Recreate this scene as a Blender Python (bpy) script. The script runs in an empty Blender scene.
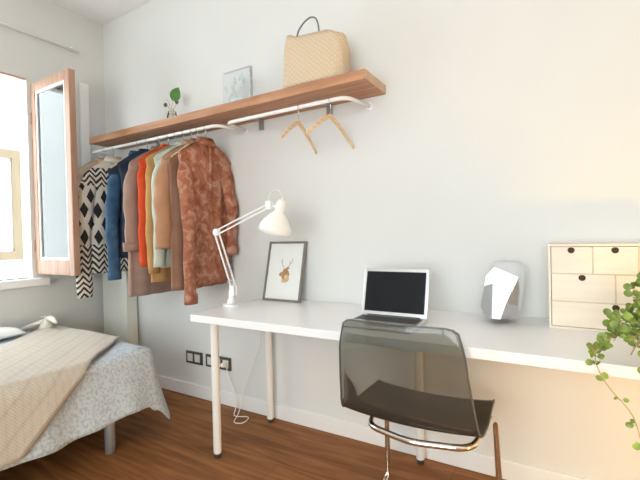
import bpy, bmesh, math, random
from mathutils import Vector, Matrix, noise
random.seed(7)
PI = math.pi
sc = bpy.context.scene
COL = sc.collection
DESK_Z = .74; WALL_Y = 1.971; LEFT_X = -3.212; CEIL = 2.882
SHELF_Y = 1.713; SHELF_T = 1.88; SHELF_B = 1.832; RAIL_Y = 1.762; RAIL_Z = 1.785

# ------------------------------------------------------------------ materials
def new_mat(name):
    m = bpy.data.materials.new(name); m.use_nodes = True
    nt = m.node_tree
    return m, nt, nt.nodes['Principled BSDF'], nt.nodes['Material Output']
def N(nt, t, **kw):
    n = nt.nodes.new(t)
    for k, v in kw.items():
        if k.startswith('i_'):
            key = k[2:]
            n.inputs[int(key) if key.isdigit() else key.replace('_', ' ')].default_value = v
        else: setattr(n, k, v)
    return n
def rgba(c): return (c[0], c[1], c[2], 1)
def ramp(nt, fac, stops, interp='LINEAR'):
    r = N(nt, 'ShaderNodeValToRGB'); r.color_ramp.interpolation = interp
    el = r.color_ramp.elements
    while len(el) < len(stops): el.new(.5)
    for e, (p, c) in zip(el, stops): e.position = p; e.color = rgba(c)
    nt.links.new(fac, r.inputs[0]); return r.outputs[0]
def coords(nt, scale=(1, 1, 1), rot=(0, 0, 0), loc=(0, 0, 0)):
    tc = N(nt, 'ShaderNodeTexCoord'); mp = N(nt, 'ShaderNodeMapping')
    mp.inputs['Scale'].default_value = scale; mp.inputs['Rotation'].default_value = rot; mp.inputs['Location'].default_value = loc
    nt.links.new(tc.outputs['Object'], mp.inputs[0]); return mp.outputs[0]
def bump(nt, b, h, strength=.3, dist=.01):
    n = N(nt, 'ShaderNodeBump'); n.inputs['Strength'].default_value = strength; n.inputs['Distance'].default_value = dist
    nt.links.new(h, n.inputs['Height']); nt.links.new(n.outputs[0], b.inputs['Normal'])
def plain(name, c, rough=.5, metal=0, var=.06, scale=8, bmp=0, bscale=120, sheen=0):
    m, nt, b, o = new_mat(name)
    no = N(nt, 'ShaderNodeTexNoise'); no.inputs['Scale'].default_value = scale; no.inputs['Detail'].default_value = 4
    nt.links.new(coords(nt), no.inputs['Vector'])
    lo = [max(0, x * (1 - var)) for x in c]; hi = [min(1, x * (1 + var)) for x in c]
    nt.links.new(ramp(nt, no.outputs[0], [(.3, lo), (.7, hi)]), b.inputs['Base Color'])
    b.inputs['Roughness'].default_value = rough; b.inputs['Metallic'].default_value = metal
    if sheen: b.inputs['Sheen Weight'].default_value = sheen
    if bmp:
        n2 = N(nt, 'ShaderNodeTexNoise'); n2.inputs['Scale'].default_value = bscale
        nt.links.new(coords(nt), n2.inputs['Vector']); bump(nt, b, n2.outputs[0], bmp, .004)
    return m
def wood(name, c1, c2, axis='x', rough=.45, sc_=1.0, dist=6):
    m, nt, b, o = new_mat(name)
    s = {'x': (1.2, 14, 14), 'y': (14, 1.2, 14), 'z': (14, 14, 1.2)}[axis]
    no = N(nt, 'ShaderNodeTexNoise'); no.inputs['Scale'].default_value = 2.5 * sc_; no.inputs['Detail'].default_value = 6; no.inputs['Distortion'].default_value = .6
    nt.links.new(coords(nt, s), no.inputs['Vector'])
    nt.links.new(ramp(nt, no.outputs[0], [(.3, c1), (.68, c2)]), b.inputs['Base Color'])
    b.inputs['Roughness'].default_value = rough
    bump(nt, b, no.outputs[0], .15, .003)
    return m
def clear(name, tint, ior=1.45, rough=.02, extra=0.0):
    m, nt, b, o = new_mat(name); nt.nodes.remove(b)
    tr = N(nt, 'ShaderNodeBsdfTransparent'); tr.inputs[0].default_value = rgba(tint)
    gl = N(nt, 'ShaderNodeBsdfGlossy'); gl.inputs['Roughness'].default_value = rough
    fr = N(nt, 'ShaderNodeFresnel'); fr.inputs[0].default_value = ior
    ad = N(nt, 'ShaderNodeMath', operation='ADD'); ad.inputs[1].default_value = extra
    mx = N(nt, 'ShaderNodeMixShader')
    nt.links.new(fr.outputs[0], ad.inputs[0]); nt.links.new(ad.outputs[0], mx.inputs[0])
    nt.links.new(tr.outputs[0], mx.inputs[1]); nt.links.new(gl.outputs[0], mx.inputs[2]); nt.links.new(mx.outputs[0], o.inputs[0])
    return m

def add_haze(m, c, f):
    nt = m.node_tree; out = nt.nodes['Material Output']; src = out.inputs[0].links[0].from_socket
    d = N(nt, 'ShaderNodeBsdfDiffuse'); d.inputs[0].default_value = rgba(c); mx = N(nt, 'ShaderNodeMixShader'); mx.inputs[0].default_value = f
    nt.links.new(src, mx.inputs[1]); nt.links.new(d.outputs[0], mx.inputs[2]); nt.links.new(mx.outputs[0], out.inputs[0])
M = {}
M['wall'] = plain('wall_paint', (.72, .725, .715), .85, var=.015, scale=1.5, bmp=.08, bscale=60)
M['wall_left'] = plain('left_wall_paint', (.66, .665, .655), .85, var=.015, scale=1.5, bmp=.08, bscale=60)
M['ceiling'] = plain('ceiling_paint', (.84, .845, .85), .9, var=.01)
M['trim'] = plain('trim_paint', (.84, .84, .845), .45, var=.01)
M['white'] = plain('white_lacquer', (.86, .86, .86), .25, var=.01)
M['desk'] = plain('desk_laminate', (.86, .86, .88), .3, var=.008)
M['legwhite'] = plain('leg_enamel', (.84, .84, .82), .3, var=.01)
M['rail'] = plain('rail_enamel', (.85, .85, .85), .25, var=.01)
M['cream'] = plain('cream_paint', (.72, .72, .66), .55, var=.02)
M['steel'] = plain('grey_steel', (.42, .43, .44), .35, .8, var=.05)
M['bedleg'] = plain('grey_enamel', (.40, .41, .43), .4, .3, var=.04)
M['chrome'] = plain('chrome', (.80, .77, .72), .12, 1, var=.02)
M['hookmetal'] = plain('hook_metal', (.6, .6, .6), .25, 1, var=.03)
M['rubber'] = plain('black_rubber', (.03, .03, .03), .6, var=.1)
M['mirror'] = plain('mirror_silver', (.93, .94, .94), .015, 1, var=.002)
M['facet'] = plain('bevelled_silver', (.86, .87, .90), .1, 1, var=.02)
M['alu'] = plain('aluminium', (.74, .75, .77), .32, .75, var=.01)
M['screen'] = plain('screen_glass', (.012, .014, .018), .12, var=.1)
M['screen'].node_tree.nodes['Principled BSDF'].inputs['Specular IOR Level'].default_value = .35
M['keys'] = plain('keyboard_black', (.05, .05, .055), .5, var=.1)
M['glass'] = clear('window_glass', (.96, .975, .98), 1.5, .01, .10)
M['smoke'] = clear('smoked_acrylic', (.66, .67, .64), 1.42, .03, .012)
add_haze(M['smoke'], (.26, .24, .21), .12)
M['clearglass'] = clear('clear_glass', (.95, .965, .965), 1.3, .02, .0)
M['acrylic'] = clear('clear_acrylic', (.965, .975, .98), 1.12, .02, .0)
M['walnut'] = wood('shelf_wood', (.34, .155, .075), (.54, .28, .155), 'x', .5)
M['endgrain_lit'] = wood('end_grain_wood_lit', (.50, .33, .22), (.62, .43, .31), 'z', .7)  # end grain tone with the warm light on it mixed in
M['sash'] = wood('sash_wood', (.33, .18, .12), (.47, .29, .21), 'z', .5)
M['hanger'] = wood('hanger_wood', (.68, .46, .25), (.84, .63, .40), 'y', .4, 2)
M['birch'] = wood('birch_ply', (.80, .70, .57), (.85, .76, .64), 'x', .6)
M['birch_edge'] = wood('birch_ply_edge', (.62, .48, .32), (.74, .60, .42), 'x', .7, 3)
M['hole'] = plain('drawer_hole', (.06, .035, .015), .9, var=.1)
M['outer_wood'] = wood('pale_frame_wood', (.105, .076, .044), (.125, .092, .054), 'z', .7)
M['facade'] = plain('facade_render', (.86, .87, .88), .9, var=.02)
M['facade_glass'] = plain('pale_blind', (.84, .86, .86), .3, var=.02)
M['socketframe'] = plain('socket_frame', (.07, .062, .058), .4, var=.05)
M['socket'] = plain('socket_module', (.66, .65, .63), .35, var=.02)
M['cable'] = plain('white_cable', (.82, .80, .74), .4, var=.01)
M['sheet'] = plain('white_cotton', (.88, .88, .88), .9, var=.02, bmp=.2, bscale=30)
M['frame_grey'] = wood('frame_grey_wood', (.16, .14, .12), (.25, .22, .19), 'z', .5)
M['print_paper'] = plain('print_paper', (.80, .82, .80), .5, var=.015)
M['fur'] = plain('print_brown', (.42, .24, .12), .8, var=.45, scale=60)
M['furlight'] = plain('print_ochre', (.70, .50, .30), .8, var=.3, scale=60)
M['antler'] = plain('print_grey', (.30, .31, .28), .8, var=.1)
M['inkgrey'] = plain('print_pale_grey', (.50, .55, .56), .8, var=.15, scale=50)
M['inkblue'] = plain('print_pale_blue', (.60, .74, .84), .8, var=.1, scale=40)
M['leaf'] = plain('leaf_green', (.24, .33, .06), .45, var=.5, scale=25)
M['leaf2'] = plain('single_leaf', (.07, .20, .035), .4, var=.25, scale=30)
M['bud'] = plain('dark_bud', (.07, .11, .08), .6, var=.2)
M['stem'] = plain('plant_stem', (.50, .44, .20), .6, var=.15)
M['twig'] = plain('twig', (.38, .25, .13), .7, var=.2)
M['terracotta'] = plain('pot_ceramic', (.80, .79, .76), .4, var=.02)
M['soil'] = plain('soil', (.06, .04, .025), .95, var=.4, scale=60)
M['lampwhite'] = plain('lamp_enamel', (.86, .86, .85), .3, var=.01)
M['bulb'] = plain('bulb_glass', (.9, .9, .88), .2, var=.01)
M['handle'] = plain('leather_handle', (.22, .21, .22), .6, var=.2)
M['fringe'] = plain('fringe_yarn', (.78, .74, .66), .9, var=.08)

def make_floor_mat():
    m, nt, b, o = new_mat('floor_planks')
    br = N(nt, 'ShaderNodeTexBrick')
    for k, v in {'Scale': 1.0, 'Mortar Size': .0015, 'Brick Width': 1.2, 'Row Height': .13, 'Bias': 0.0}.items(): br.inputs[k].default_value = v
    br.inputs['Color1'].default_value = (.25, .25, .25, 1); br.inputs['Color2'].default_value = (.75, .75, .75, 1); br.inputs['Mortar'].default_value = (0, 0, 0, 1)
    br.offset = .37
    nt.links.new(coords(nt), br.inputs['Vector'])
    no = N(nt, 'ShaderNodeTexNoise'); no.inputs['Scale'].default_value = 2.2; no.inputs['Detail'].default_value = 7; no.inputs['Distortion'].default_value = .8
    nt.links.new(coords(nt, (1.0, 11, 1)), no.inputs['Vector'])
    n2 = N(nt, 'ShaderNodeTexNoise'); n2.inputs['Scale'].default_value = 2.0; n2.inputs['Detail'].default_value = 5
    nt.links.new(coords(nt), n2.inputs['Vector'])
    g = ramp(nt, no.outputs[0], [(.28, (.18, .070, .022)), (.5, (.285, .115, .038)), (.72, (.40, .175, .062))])
    mx = N(nt, 'ShaderNodeMix', data_type='RGBA', blend_type='MULTIPLY'); mx.inputs['Factor'].default_value = .5
    nt.links.new(g, mx.inputs['A']); nt.links.new(ramp(nt, br.outputs['Color'], [(0, (.35, .3, .3)), (.2, (.75, .74, .72)), (.8, (1.15, 1.12, 1.1))]), mx.inputs['B'])
    mx2 = N(nt, 'ShaderNodeMix', data_type='RGBA', blend_type='MULTIPLY'); mx2.inputs['Factor'].default_value = .35
    nt.links.new(mx.outputs['Result'], mx2.inputs['A']); nt.links.new(ramp(nt, n2.outputs[0], [(.35, (.6, .6, .62)), (.6, (1, 1, 1))]), mx2.inputs['B'])
    nt.links.new(mx2.outputs['Result'], b.inputs['Base Color'])
    b.inputs['Roughness'].default_value = .5; b.inputs['Specular IOR Level'].default_value = .18
    bump(nt, b, no.outputs[0], .12, .003)
    return m
M['floor'] = make_floor_mat()

def noise_mix(name, stops, scale, detail=5, rough=.9, distort=0, stretch=(1, 1, 1), bmp=.3, bscale=200, rot=(0, 0, 0)):
    m, nt, b, o = new_mat(name)
    no = N(nt, 'ShaderNodeTexNoise'); no.inputs['Scale'].default_value = scale; no.inputs['Detail'].default_value = detail; no.inputs['Distortion'].default_value = distort
    nt.links.new(coords(nt, stretch, rot), no.inputs['Vector'])
    nt.links.new(ramp(nt, no.outputs[0], stops), b.inputs['Base Color'])
    b.inputs['Roughness'].default_value = rough; b.inputs['Specular IOR Level'].default_value = .2
    n2 = N(nt, 'ShaderNodeTexNoise'); n2.inputs['Scale'].default_value = bscale
    nt.links.new(coords(nt), n2.inputs['Vector']); bump(nt, b, n2.outputs[0], bmp, .003)
    return m
M['denim'] = noise_mix('denim', [(.3, (.035, .085, .165)), (.7, (.075, .155, .27))], 14)
M['denim_dark'] = noise_mix('dark_denim', [(.3, (.02, .03, .055)), (.7, (.04, .055, .09))], 14)
M['taupe'] = noise_mix('taupe_wool', [(.3, (.30, .205, .165)), (.7, (.41, .29, .24))], 10)
M['red'] = noise_mix('vermilion_cotton', [(.3, (.58, .065, .02)), (.7, (.72, .12, .045))], 9)
M['mustard'] = noise_mix('ochre_cotton', [(.3, (.46, .25, .095)), (.7, (.60, .35, .15))], 9)
M['mint'] = noise_mix('mint_cotton', [(.3, (.50, .57, .50)), (.7, (.63, .69, .62))], 9)
M['tan'] = noise_mix('tan_suede', [(.3, (.40, .225, .135)), (.7, (.51, .30, .19))], 9)
M['brown'] = noise_mix('brown_knit', [(.3, (.27, .15, .10)), (.7, (.36, .21, .145))], 9)
M['beige'] = noise_mix('beige_knit', [(.3, (.56, .44, .34)), (.7, (.66, .54, .43))], 9)
M['greyknit'] = noise_mix('grey_knit', [(.3, (.32, .32, .32)), (.7, (.45, .44, .43))], 12)
M['rust'] = noise_mix('rust_print', [(.28, (.22, .065, .035)), (.42, (.32, .12, .07)), (.54, (.385, .16, .10)), (.62, (.50, .27, .19)), (.72, (.34, .20, .175))], 20, 9, distort=.7)
M['spread'] = noise_mix('bedspread_cloth', [(.38, (.41, .46, .52)), (.48, (.49, .54, .59)), (.56, (.59, .64, .68)), (.7, (.53, .58, .63))], 75, 9, distort=.3, bmp=.5, bscale=90)

def make_aztec():
    m, nt, b, o = new_mat('aztec_knit')
    tc = N(nt, 'ShaderNodeTexCoord'); sp = N(nt, 'ShaderNodeSeparateXYZ'); nt.links.new(tc.outputs['Object'], sp.inputs[0])
    def ma(op, a, c=None, d=None):
        n = N(nt, 'ShaderNodeMath', operation=op)
        for i, v in enumerate((a, c, d)):
            if v is None: continue
            if isinstance(v, (int, float)): n.inputs[i].default_value = v
            else: nt.links.new(v, n.inputs[i])
        return n.outputs[0]
    def tri(src, per, off=0):
        return ma('ABSOLUTE', ma('SUBTRACT', ma('FRACT', ma('ADD', ma('DIVIDE', src, per), off)), .5))
    y, z = sp.outputs['Y'], sp.outputs['Z']
    nz = N(nt, 'ShaderNodeTexNoise'); nz.inputs['Scale'].default_value = 9
    nt.links.new(tc.outputs['Object'], nz.inputs['Vector'])
    z = ma('ADD', z, ma('MULTIPLY', ma('SUBTRACT', nz.outputs[0], .5), .05))
    sm = ma('ADD', tri(y, .098), tri(z, .185)); big = ma('MAXIMUM', ma('LESS_THAN', sm, .29), ma('GREATER_THAN', sm, .71))
    fine = ma('LESS_THAN', tri(ma('ADD', z, ma('MULTIPLY', tri(y, .075), .09)), .042), .24)
    # bands by height: fine zigzags across the chest and at the hem, big diamonds between, plain yoke
    band = ma('MAXIMUM', ma('GREATER_THAN', z, -.30), ma('LESS_THAN', z, -.70))
    pat = ma('ADD', ma('MULTIPLY', big, ma('SUBTRACT', 1, band)), ma('MULTIPLY', fine, band))
    pat = ma('MULTIPLY', pat, ma('LESS_THAN', z, -.16))
    mx = N(nt, 'ShaderNodeMix', data_type='RGBA'); mx.inputs['A'].default_value = (.68, .62, .55, 1); mx.inputs['B'].default_value = (.022, .022, .025, 1)
    nt.links.new(pat, mx.inputs['Factor'])
    nt.links.new(mx.outputs['Result'], b.inputs['Base Color']); b.inputs['Roughness'].default_value = .95
    return m
M['aztec'] = make_aztec()

def make_throw():
    m, nt, b, o = new_mat('throw_weave')
    uv = N(nt, 'ShaderNodeUVMap', uv_map='weave')
    def wave(d, sc_, dist):
        wv = N(nt, 'ShaderNodeTexWave', wave_type='BANDS', bands_direction=d); wv.inputs['Scale'].default_value = sc_; wv.inputs['Distortion'].default_value = dist; wv.inputs['Detail'].default_value = 2
        nt.links.new(uv.outputs[0], wv.inputs['Vector']); return wv.outputs[1]
    c = ramp(nt, wave('Y', 3.6, .4), [(.0, (.52, .455, .375)), (.04, (.57, .51, .44)), (.5, (.60, .54, .47)), (1, (.58, .52, .45))])
    mx = N(nt, 'ShaderNodeMix', data_type='RGBA', blend_type='MULTIPLY'); mx.inputs['Factor'].default_value = 1
    nt.links.new(c, mx.inputs['A']); nt.links.new(ramp(nt, wave('DIAGONAL', 14, 2), [(0, (.94, .94, .94)), (.4, (1, 1, 1))]), mx.inputs['B'])
    nt.links.new(mx.outputs['Result'], b.inputs['Base Color']); b.inputs['Roughness'].default_value = .95
    bump(nt, b, wave('X', 30, 1), .3, .004)
    return m
M['throw'] = make_throw()
M['throwedge'] = plain('throw_border', (.30, .27, .24), .95, var=.1)

def make_straw():
    m, nt, b, o = new_mat('woven_straw')
    w1 = N(nt, 'ShaderNodeTexWave', wave_type='BANDS', bands_direction='DIAGONAL'); w1.inputs['Scale'].default_value = 22; w1.inputs['Distortion'].default_value = 1.5
    w2 = N(nt, 'ShaderNodeTexWave', wave_type='BANDS', bands_direction='DIAGONAL'); w2.inputs['Scale'].default_value = 22; w2.inputs['Distortion'].default_value = 1.5
    nt.links.new(coords(nt), w1.inputs['Vector']); nt.links.new(coords(nt, (-1, 1, 1)), w2.inputs['Vector'])
    mu = N(nt, 'ShaderNodeMath', operation='MULTIPLY'); nt.links.new(w1.outputs[1], mu.inputs[0]); nt.links.new(w2.outputs[1], mu.inputs[1])
    nt.links.new(ramp(nt, mu.outputs[0], [(0, (.62, .48, .33)), (.3, (.66, .53, .38)), (1, (.69, .57, .42))]), b.inputs['Base Color'])
    b.inputs['Roughness'].default_value = .8; bump(nt, b, mu.outputs[0], .6, .004)
    return m
M['straw'] = make_straw()

# ------------------------------------------------------------------ mesh helpers
def bm_new(): return bmesh.new()
def obj(name, bm, mat, parent=None, loc=(0, 0, 0), smooth=False, bevel=0, label=None, subsurf=0):
    bmesh.ops.recalc_face_normals(bm, faces=bm.faces[:])
    me = bpy.data.meshes.new(name); bm.to_mesh(me); bm.free()
    if mat: me.materials.append(M[mat] if isinstance(mat, str) else mat)
    if smooth:
        for p in me.polygons: p.use_smooth = True
    o = bpy.data.objects.new(name, me); COL.objects.link(o); o.location = loc
    if parent: o.parent = parent
    if bevel:
        b = o.modifiers.new('bevel', 'BEVEL'); b.width = bevel; b.segments = 2; b.limit_method = 'ANGLE'
    if subsurf:
        s = o.modifiers.new('sub', 'SUBSURF'); s.levels = subsurf; s.render_levels = subsurf
    if label: o['label'] = label
    return o
def thing(name, label, cat, loc=(0, 0, 0), group=None, rotz=0):
    o = bpy.data.objects.new(name, None); COL.objects.link(o); o.location = loc; o.rotation_euler = (0, 0, rotz)
    o.empty_display_size = .05
    return tag(o, label, cat, group)
def tag(o, label, cat, group=None):
    o['label'] = label; o['category'] = cat
    if group: o['group'] = group
    return o
def struct(name, bm, mat, **kw):
    o = obj(name, bm, mat, **kw); o['kind'] = 'structure'; return o
def box(bm, x0, x1, y0, y1, z0, z1):
    vs = [bm.verts.new((x, y, z)) for x in (x0, x1) for y in (y0, y1) for z in (z0, z1)]
    for f in ((0, 1, 3, 2), (4, 6, 7, 5), (0, 4, 5, 1), (2, 3, 7, 6), (0, 2, 6, 4), (1, 5, 7, 3)): bm.faces.new([vs[i] for i in f])
    return bm
def B(*a):
    bm = bm_new(); return box(bm, *a)
def tube(bm, pts, r, seg=8, closed=False, caps=True):
    pts = [Vector(p) for p in pts]; n = len(pts); rings = []
    rr = r if isinstance(r, (list, tuple)) else [r] * n
    up = None
    for i, p in enumerate(pts):
        if closed: t = pts[(i + 1) % n] - pts[i - 1]
        else: t = pts[min(i + 1, n - 1)] - pts[max(i - 1, 0)]
        t.normalize()
        if up is None: up = t.orthogonal().normalized()
        else:
            up = up - t * up.dot(t)
            if up.length < 1e-6: up = t.orthogonal()
            up.normalize()
        s = t.cross(up)
        rings.append([bm.verts.new(p + (up * math.cos(2 * PI * k / seg) + s * math.sin(2 * PI * k / seg)) * rr[i]) for k in range(seg)])
    m = n if closed else n - 1
    for i in range(m):
        a, b = rings[i], rings[(i + 1) % n]
        off = 0
        if closed and i == n - 1:
            off = min(range(seg), key=lambda o_: (a[0].co - b[o_].co).length)
        for k in range(seg): bm.faces.new((a[k], a[(k + 1) % seg], b[(k + 1 + off) % seg], b[(k + off) % seg]))
    if caps and not closed:
        bm.faces.new(rings[0]); bm.faces.new(rings[-1])
    return bm
def T(pts, r, seg=8, **k): return tube(bm_new(), pts, r, seg, **k)
def rounded(pts, rad, n=5, closed=False):
    pts = [Vector(p) for p in pts]; out = []; L = len(pts)
    for i, p in enumerate(pts):
        if not closed and i in (0, L - 1): out.append(p); continue
        a, b = pts[i - 1] - p, pts[(i + 1) % L] - p
        r = min(rad, a.length * .49, b.length * .49)
        p0, p1 = p + a.normalized() * r, p + b.normalized() * r
        for k in range(n + 1):
            t = k / n; out.append(p0 * (1 - t) ** 2 + p * 2 * t * (1 - t) + p1 * t * t)
    return out
def lathe(bm, prof, seg=20, origin=(0, 0, 0), axis=(0, 0, 1), caps=True):
    ax = Vector(axis).normalized(); u = ax.orthogonal().normalized(); v = ax.cross(u); o = Vector(origin); rings = []
    for r, h in prof:
        rings.append([bm.verts.new(o + ax * h + (u * math.cos(2 * PI * k / seg) + v * math.sin(2 * PI * k / seg)) * max(r, 1e-4)) for k in range(seg)])
    for a, b in zip(rings, rings[1:]):
        for k in range(seg): bm.faces.new((a[k], a[(k + 1) % seg], b[(k + 1) % seg], b[k]))
    if caps: bm.faces.new(rings[0]); bm.faces.new(rings[-1])
    return bm
def L(prof, **k): return lathe(bm_new(), prof, **k)
def grid(bm, P):
    """P[i][j] of points -> quads"""
    V = [[bm.verts.new(p) for p in row] for row in P]
    for i in range(len(V) - 1):
        for j in range(len(V[0]) - 1):
            bm.faces.new((V[i][j], V[i + 1][j], V[i + 1][j + 1], V[i][j + 1]))
    return V
def solid(o, th, offset=0):
    s = o.modifiers.new('thick', 'SOLIDIFY'); s.thickness = th; s.offset = offset; return o
def dup(root, loc, label, name=None):
    r = root.copy(); COL.objects.link(r); r.location = loc; r['label'] = label
    for ch in list(root.children):
        c = ch.copy(); COL.objects.link(c); c.parent = r
        for g in ch.children:
            d = g.copy(); COL.objects.link(d); d.parent = c
    return r

# ------------------------------------------------------------------ the room
RX, RY = 2.1, -2.3
struct('floor', B(LEFT_X - .25, RX + .1, RY - .1, WALL_Y + .1, -.08, 0), 'floor')
struct('ceiling', B(LEFT_X - .25, RX + .1, RY - .1, WALL_Y + .1, CEIL, CEIL + .08), 'ceiling')
struct('wall_back', B(LEFT_X - .25, RX + .1, WALL_Y, WALL_Y + .1, 0, CEIL), 'wall')
struct('wall_right', B(RX, RX + .1, RY - .1, WALL_Y, 0, CEIL), 'wall')
# left wall with the window opening
WY0, WY1, WZ0, WZ1 = .15, 1.40, .86, 2.262
bm = bm_new(); xo = LEFT_X - .12
box(bm, xo, LEFT_X, RY - .1, WY0, 0, CEIL); box(bm, xo, LEFT_X, WY1, WALL_Y, 0, CEIL)
box(bm, xo, LEFT_X, WY0, WY1, 0, WZ0); box(bm, xo, LEFT_X, WY0, WY1, WZ1, CEIL)
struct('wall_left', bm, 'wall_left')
# rear wall; its wide opening behind the camera is added for fill light
bm = bm_new(); DX0, DX1 = -1.5, 1.2
box(bm, LEFT_X, DX0, RY - .1, RY, 0, CEIL); box(bm, DX1, RX, RY - .1, RY, 0, CEIL)
box(bm, DX0, DX1, RY - .1, RY, 2.3, CEIL); box(bm, DX0, DX1, RY - .1, RY, 0, .35)
struct('wall_rear', bm, 'wall')
def base(name, *a):
    struct(name, B(*a), 'trim', bevel=.004)
base('baseboard_back', LEFT_X, RX, WALL_Y - .014, WALL_Y, 0, .088)
base('baseboard_left', LEFT_X, LEFT_X + .014, RY, WALL_Y - .014, 0, .088)
base('baseboard_right', RX - .014, RX, RY, WALL_Y - .014, 0, .088)

# window_1: timber frame in the opening, sill, and the inward-opening sash
w1 = struct('window_1', (lambda b: (box(b, LEFT_X - .03, LEFT_X - .002, WY0, WY0 + .03, WZ0, WZ1), 
     box(b, LEFT_X - .03, LEFT_X - .002, WY0, WY1, WZ1 - .010, WZ1), b)[-1])(bm_new()), 'sash', bevel=.002)
obj('window_sill', B(LEFT_X - .12, LEFT_X + .06, WY0 - .06, WY1 + .09, WZ0 - .055, WZ0), 'trim', w1, bevel=.006)
# sash standing open at a right angle to the wall
SY = 1.425; sx0, sx1 = LEFT_X + .002, -2.712; sz0, sz1 = .887, 2.232; th = .042
sash = thing('window_sash', 'reddish brown timber window casement standing open into the room', 'window', (sx0, SY, sz0))
def SB(*a):
    return B(a[0] - sx0, a[1] - sx0, a[2] - SY, a[3] - SY, a[4] - sz0, a[5] - sz0)
obj('stile', SB(sx0, sx0 + .052, SY, SY + th, sz0, sz1), 'sash', sash, bevel=.004)
obj('stile', SB(sx1 - .062, sx1, SY, SY + th, sz0, sz1), 'sash', sash, bevel=.004)
obj('rail', SB(sx0 + .052, sx1 - .062, SY, SY + th, sz1 - .062, sz1), 'sash', sash, bevel=.004)
obj('rail', SB(sx0 + .052, sx1 - .062, SY, SY + th, sz0, sz0 + .102), 'sash', sash, bevel=.004)
bm = bm_new(); a0, a1, b0, b1 = sx0 + .052 - sx0, sx1 - .062 - sx0, .102, sz1 - .062 - sz0
box(bm, a0, a0 + .016, .006, .028, b0, b1); box(bm, a1 - .016, a1, .006, .028, b0, b1)
box(bm, a0 + .016, a1 - .016, .006, .028, b0, b0 + .016); box(bm, a0 + .016, a1 - .016, .006, .028, b1 - .016, b1)
obj('glazing_bead', bm, 'trim', sash, label='white glazing bead')
obj('pane', B(a0 + .014, a1 - .014, .015, .019, b0 + .014, b1 - .014), 'glass', sash)
h = obj('hinge', T([(.004, -.002, .16), (.004, -.002, .24)], .006), 'sash', sash, smooth=True)
h2 = obj('hinge', T([(.004, -.002, 1.06), (.004, -.002, 1.14)], .006), 'sash', sash, smooth=True)
# strip of white trim on the left wall between the sash and the corner
struct('trim_1', B(LEFT_X, LEFT_X + .022, 1.762, 1.828, .82, 2.345), 'trim', bevel=.003)
# curtain rail above the window
bm = T([(LEFT_X + .028, 0.0, 2.582), (LEFT_X + .028, 1.755, 2.572)], .009, 10)
cr = thing('curtain_rail', 'thin white curtain rail fixed to the wall above the window', 'curtain rail', (0, 0, 0))
obj('rod', bm, 'trim', cr, smooth=True)
for yy in (.25, 1.0, 1.70): obj('bracket', B(LEFT_X, LEFT_X + .03, yy - .008, yy + .008, 2.565, 2.592), 'trim', cr)

# glazing frame of the added fill-light opening (behind the camera)
bm = bm_new()
for xx in (DX0, -.18, DX1 - .06): box(bm, xx, xx + .06, RY - .07, RY - .02, .35, 2.3)
box(bm, DX0, DX1, RY - .07, RY - .02, .35, .41); box(bm, DX0, DX1, RY - .07, RY - .02, 2.24, 2.3)
struct('fill_window_2', bm, 'trim')

# building across the courtyard
fac = thing('courtyard_building', 'overexposed white building facade outside the open window', 'building', (-6, 1.2, -1))
obj('facade_wall', B(-.6, 0, -7, 7, -2, 6.5), 'facade', fac)
def facade_window(y0, y1, z0, z1):
    o = bm_new(); t = .11
    box(o, .0, .07, y0, y0 + t, z0, z1); box(o, .0, .07, y1 - t, y1, z0, z1)
    box(o, .0, .07, y0 + t, y1 - t, z1 - t, z1); box(o, .0, .07, y0 + t, y1 - t, z0, z0 + t)
    f = obj('facade_window', o, 'outer_wood', fac, label='pale timber window frame')
    obj('pane', B(.0, .02, y0 + t, y1 - t, z0 + t, z1 - t), 'facade_glass', f)
facade_window(.25, 1.31, 1.89, 3.28)
facade_window(-3.2, -2.2, 1.89, 3.28)
facade_window(-5.6, -4.6, 1.89, 3.28)

# box cupboard in the corner
cp = thing('corner_cupboard', 'narrow waist-high cream box cupboard in the corner behind the bed', 'cupboard', (-3.0, WALL_Y - .06, 0))
obj('body', B(-.145, .165, -.045, .044, 0, .88), 'cream', cp, bevel=.004)
obj('top', B(-.150, .170, -.052, .044, .88, .90), 'cream', cp, bevel=.003)

# ------------------------------------------------------------------ shelf and rails
sh = thing('wall_shelf', 'long reddish wooden plank shelf mounted on the wall above the clothes', 'shelf', (-1.88, SHELF_Y, SHELF_B))
bm = B(-1.125, 1.115, 0, WALL_Y - SHELF_Y, 0, SHELF_T - SHELF_B)
obj('plank', bm, 'walnut', sh, bevel=.003)
obj('lit_end_grain', B(1.115, 1.117, .002, WALL_Y - SHELF_Y - .002, .002, SHELF_T - SHELF_B - .002), 'endgrain_lit', sh, label='end grain of the plank, paler for the warm light on it')  # warm light on the end face is put into its paler wood
for bx in (-2.55, -1.576, -1.094):
    b = bm_new(); box(b, bx + 1.88 - .016, bx + 1.88 + .016, .12, .255, -.006, 0); box(b, bx + 1.88 - .016, bx + 1.88 + .016, .247, .2575, -.06, -.006)
    obj('bracket', b, 'steel', sh, label='small grey steel bracket')
def rail(name, x0, x1, label):
    t = thing(name, label, 'clothes rail', (x0, RAIL_Y, RAIL_Z), 'white clothes rails under the shelf')
    dx = x1 - x0; wy = WALL_Y - RAIL_Y
    pts = rounded([(-.03, wy - .004, .002), (0, 0, 0), (dx, 0, 0), (dx + .03, wy - .004, .002)], .055, 7)
    obj('tube', T(pts, .0105, 12), 'rail', t, smooth=True)
    for q in (-.03, dx + .03): obj('wall_flange', L([(.022, 0), (.022, .006), (.014, .010)], origin=(q, wy, .002), axis=(0, -1, 0)), 'rail', t, smooth=False)
    return t
rail('clothes_rail', -3.07, -1.745, 'white tubular clothes rail carrying the row of hanging clothes')
rail('clothes_rail', -1.675, -.885, 'white tubular clothes rail holding the two empty wooden hangers')

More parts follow.
